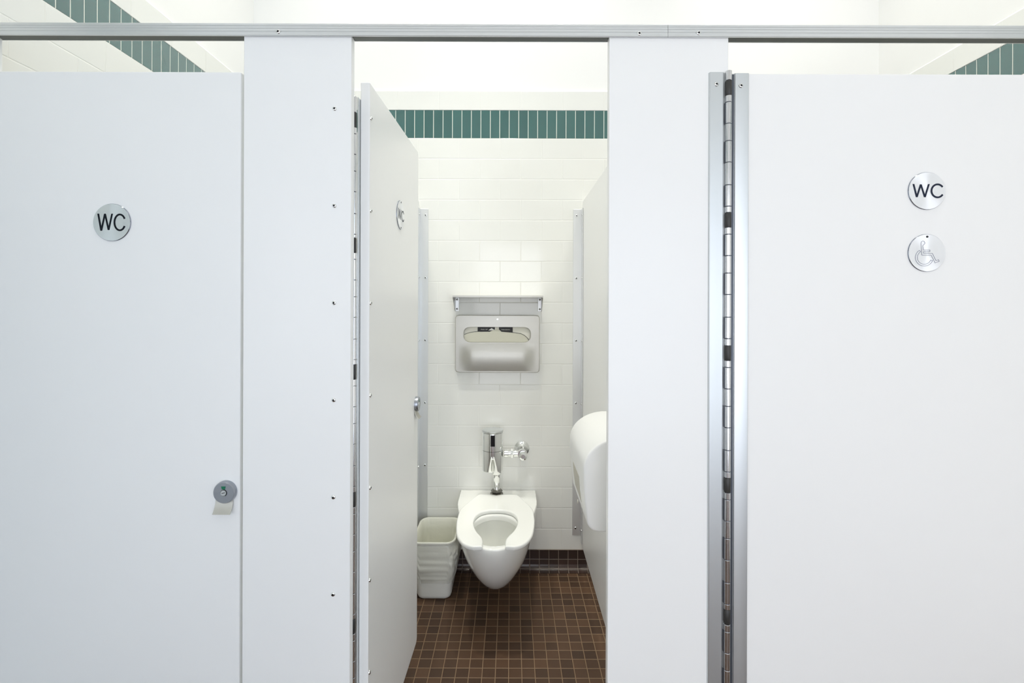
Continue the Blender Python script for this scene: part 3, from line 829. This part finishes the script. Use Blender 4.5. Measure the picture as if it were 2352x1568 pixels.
# dispensing slot on the lower front, following the cover
def fx(z):
    K = [(-.10,.0),(-.14,.0005),(-.19,.004),(-.235,.010),(-.26,.022)]
    for (z0_,x0_),(z1_,x1_) in zip(K, K[1:]):
        if z1_ <= z <= z0_: return xl + x0_+(x1_-x0_)*(z0_-z)/(z0_-z1_)
    return xl
def slot_sheet(bm, y0, y1, z0, z1, out):
    rows = []
    for i in range(9):
        z = z0+(z1-z0)*i/8; rows.append([(fx(z)-out, y0, z),(fx(z)-out, y1, z),(fx(z)+.004, y1, z),(fx(z)+.004, y0, z)])
    loft(bm, rows, True, True, True)
bm = bmesh.new(); slot_sheet(bm, -.075, .075, -.228, -.150, .0006)
o = link('paper_slot', bm, slot_m, td); o['label'] = 'beige paper showing in the slot'
bm = bmesh.new(); lathe(bm, [(.006,-.001),(.005,-.003)], (xl+.005, -.03, -.243), 'x', 16, 0, cap1=True); link('lock_button', bm, slot_m, td)

# ------------------------------------------------------------------ waste bin with liner
wb_ = empty('waste_bin', (-.376, 2.545, 0)); tag(wb_, 'white plastic waste bin on the floor left of the toilet', 'waste bin')
def rr3(hx, hy, r, z, n=8): return [(x, y, z) for x, y in rrect(0, 0, hx, hy, r, n)]
bm = bmesh.new()
O = [(.060,.095,.020,0),(.070,.105,.025,.001),(.079,.114,.030,.008),(.084,.120,.034,.022),(.090,.127,.038,.10),(.097,.135,.042,.20),(.1005,.140,.045,.272),(.1035,.1435,.048,.276),(.1055,.1455,.050,.283),(.1045,.1445,.049,.289),(.1010,.1410,.046,.2905)]
I = [(.0985,.1385,.044,.288),(.0965,.136,.042,.27),(.088,.126,.036,.10),(.080,.116,.030,.02),(.07,.105,.025,.012)]
loft(bm, [rr3(*a) for a in O+I], True, True, True)
link('bin_body', bm, bin_m, wb_, smooth=50)
liner_m = noise_rough(mat('thin_bin_liner', (.86,.86,.78), .3), 15, .22, .4, .45, (1,1,1.6), bdist=.006)
nt = liner_m.node_tree; tr = nt.nodes.new('ShaderNodeBsdfTransparent'); ms = nt.nodes.new('ShaderNodeMixShader'); ms.inputs[0].default_value = .68
pb = nt.nodes['Principled BSDF']; out = nt.nodes['Material Output']
nt.links.new(tr.outputs[0], ms.inputs[1]); nt.links.new(pb.outputs[0], ms.inputs[2]); nt.links.new(ms.outputs[0], out.inputs[0])
from mathutils import noise as mn
bl = bmesh.new(); rings = []
NZ = 44
base = rrect(0, 0, 1, 1, .38, 30)
for i in range(NZ+1):
    t = i/NZ; z = .277-.190*t
    hx = .0995-.0095*t; hy = .139-.010*t
    ring_ = []
    n = len(base)
    for j, (bx2, by2) in enumerate(base):
        x, y = bx2*hx, by2*hy
        nx, ny = bx2, by2; l = math.hypot(nx, ny); nx /= l; ny /= l
        env = math.sin(math.pi*min(1, t*1.02))**.6 if 0 < t < .98 else 0
        side = max(0, nx)                      # sags out on the toilet side
        f = .0022 + .0045*env + .019*env*side*max(0, 1-abs(ny)*.5)*(1 if t > .15 else t/.15)
        p = Vector((bx2*2.1, by2*2.1, z*13))
        w = mn.noise(p+Vector((0,0,bx2*2)))*.009 + abs(mn.noise(Vector((bx2*5+z*22, by2*5-z*14, z*9))))*.011 + mn.noise(Vector((bx2*11, by2*11, z*60+bx2*8)))*.003
        f += env*(w+.001)
        if t > .90: f = f*.5+.0030*(1+math.sin(j*1.3))*.5
        ring_.append((x+nx*f, y+ny*f, z + .004*mn.noise(Vector((bx2*3, by2*3, 5)))*t))
    rings.append(ring_)
inner_r = [(.1030,.143,.048,.2785),(.1068,.1468,.051,.2835),(.1056,.1456,.050,.2905),(.1008,.1408,.046,.2921),(.0970,.1370,.043,.288),(.0945,.134,.041,.27)]
def rr_n(hx, hy, r, z):
    return [(bx2*hx, by2*hy, z) for bx2, by2 in base]
allr = list(reversed(rings)) + [rr_n(hx, hy, r, z) for hx, hy, r, z in inner_r]
# inner bag hanging inside
for i in range(1, 16):
    t = i/15; z = .27-.235*t; hx = .0935-.014*t; hy = .133-.020*t
    ring_ = []
    for bx2, by2 in base:
        w = mn.noise(Vector((bx2*4+9, by2*4, z*18)))*.005
        ring_.append((bx2*(hx-.003+w), by2*(hy-.003+w), z))
    allr.append(ring_)
loft(bl, allr, True, False, True)
ln = link('bin_liner', bl, liner_m, None, smooth=70)
ln.location = (-.376, 2.545, .0)
tag(ln, 'wrinkled translucent plastic liner folded over the waste bin rim', 'bin liner')
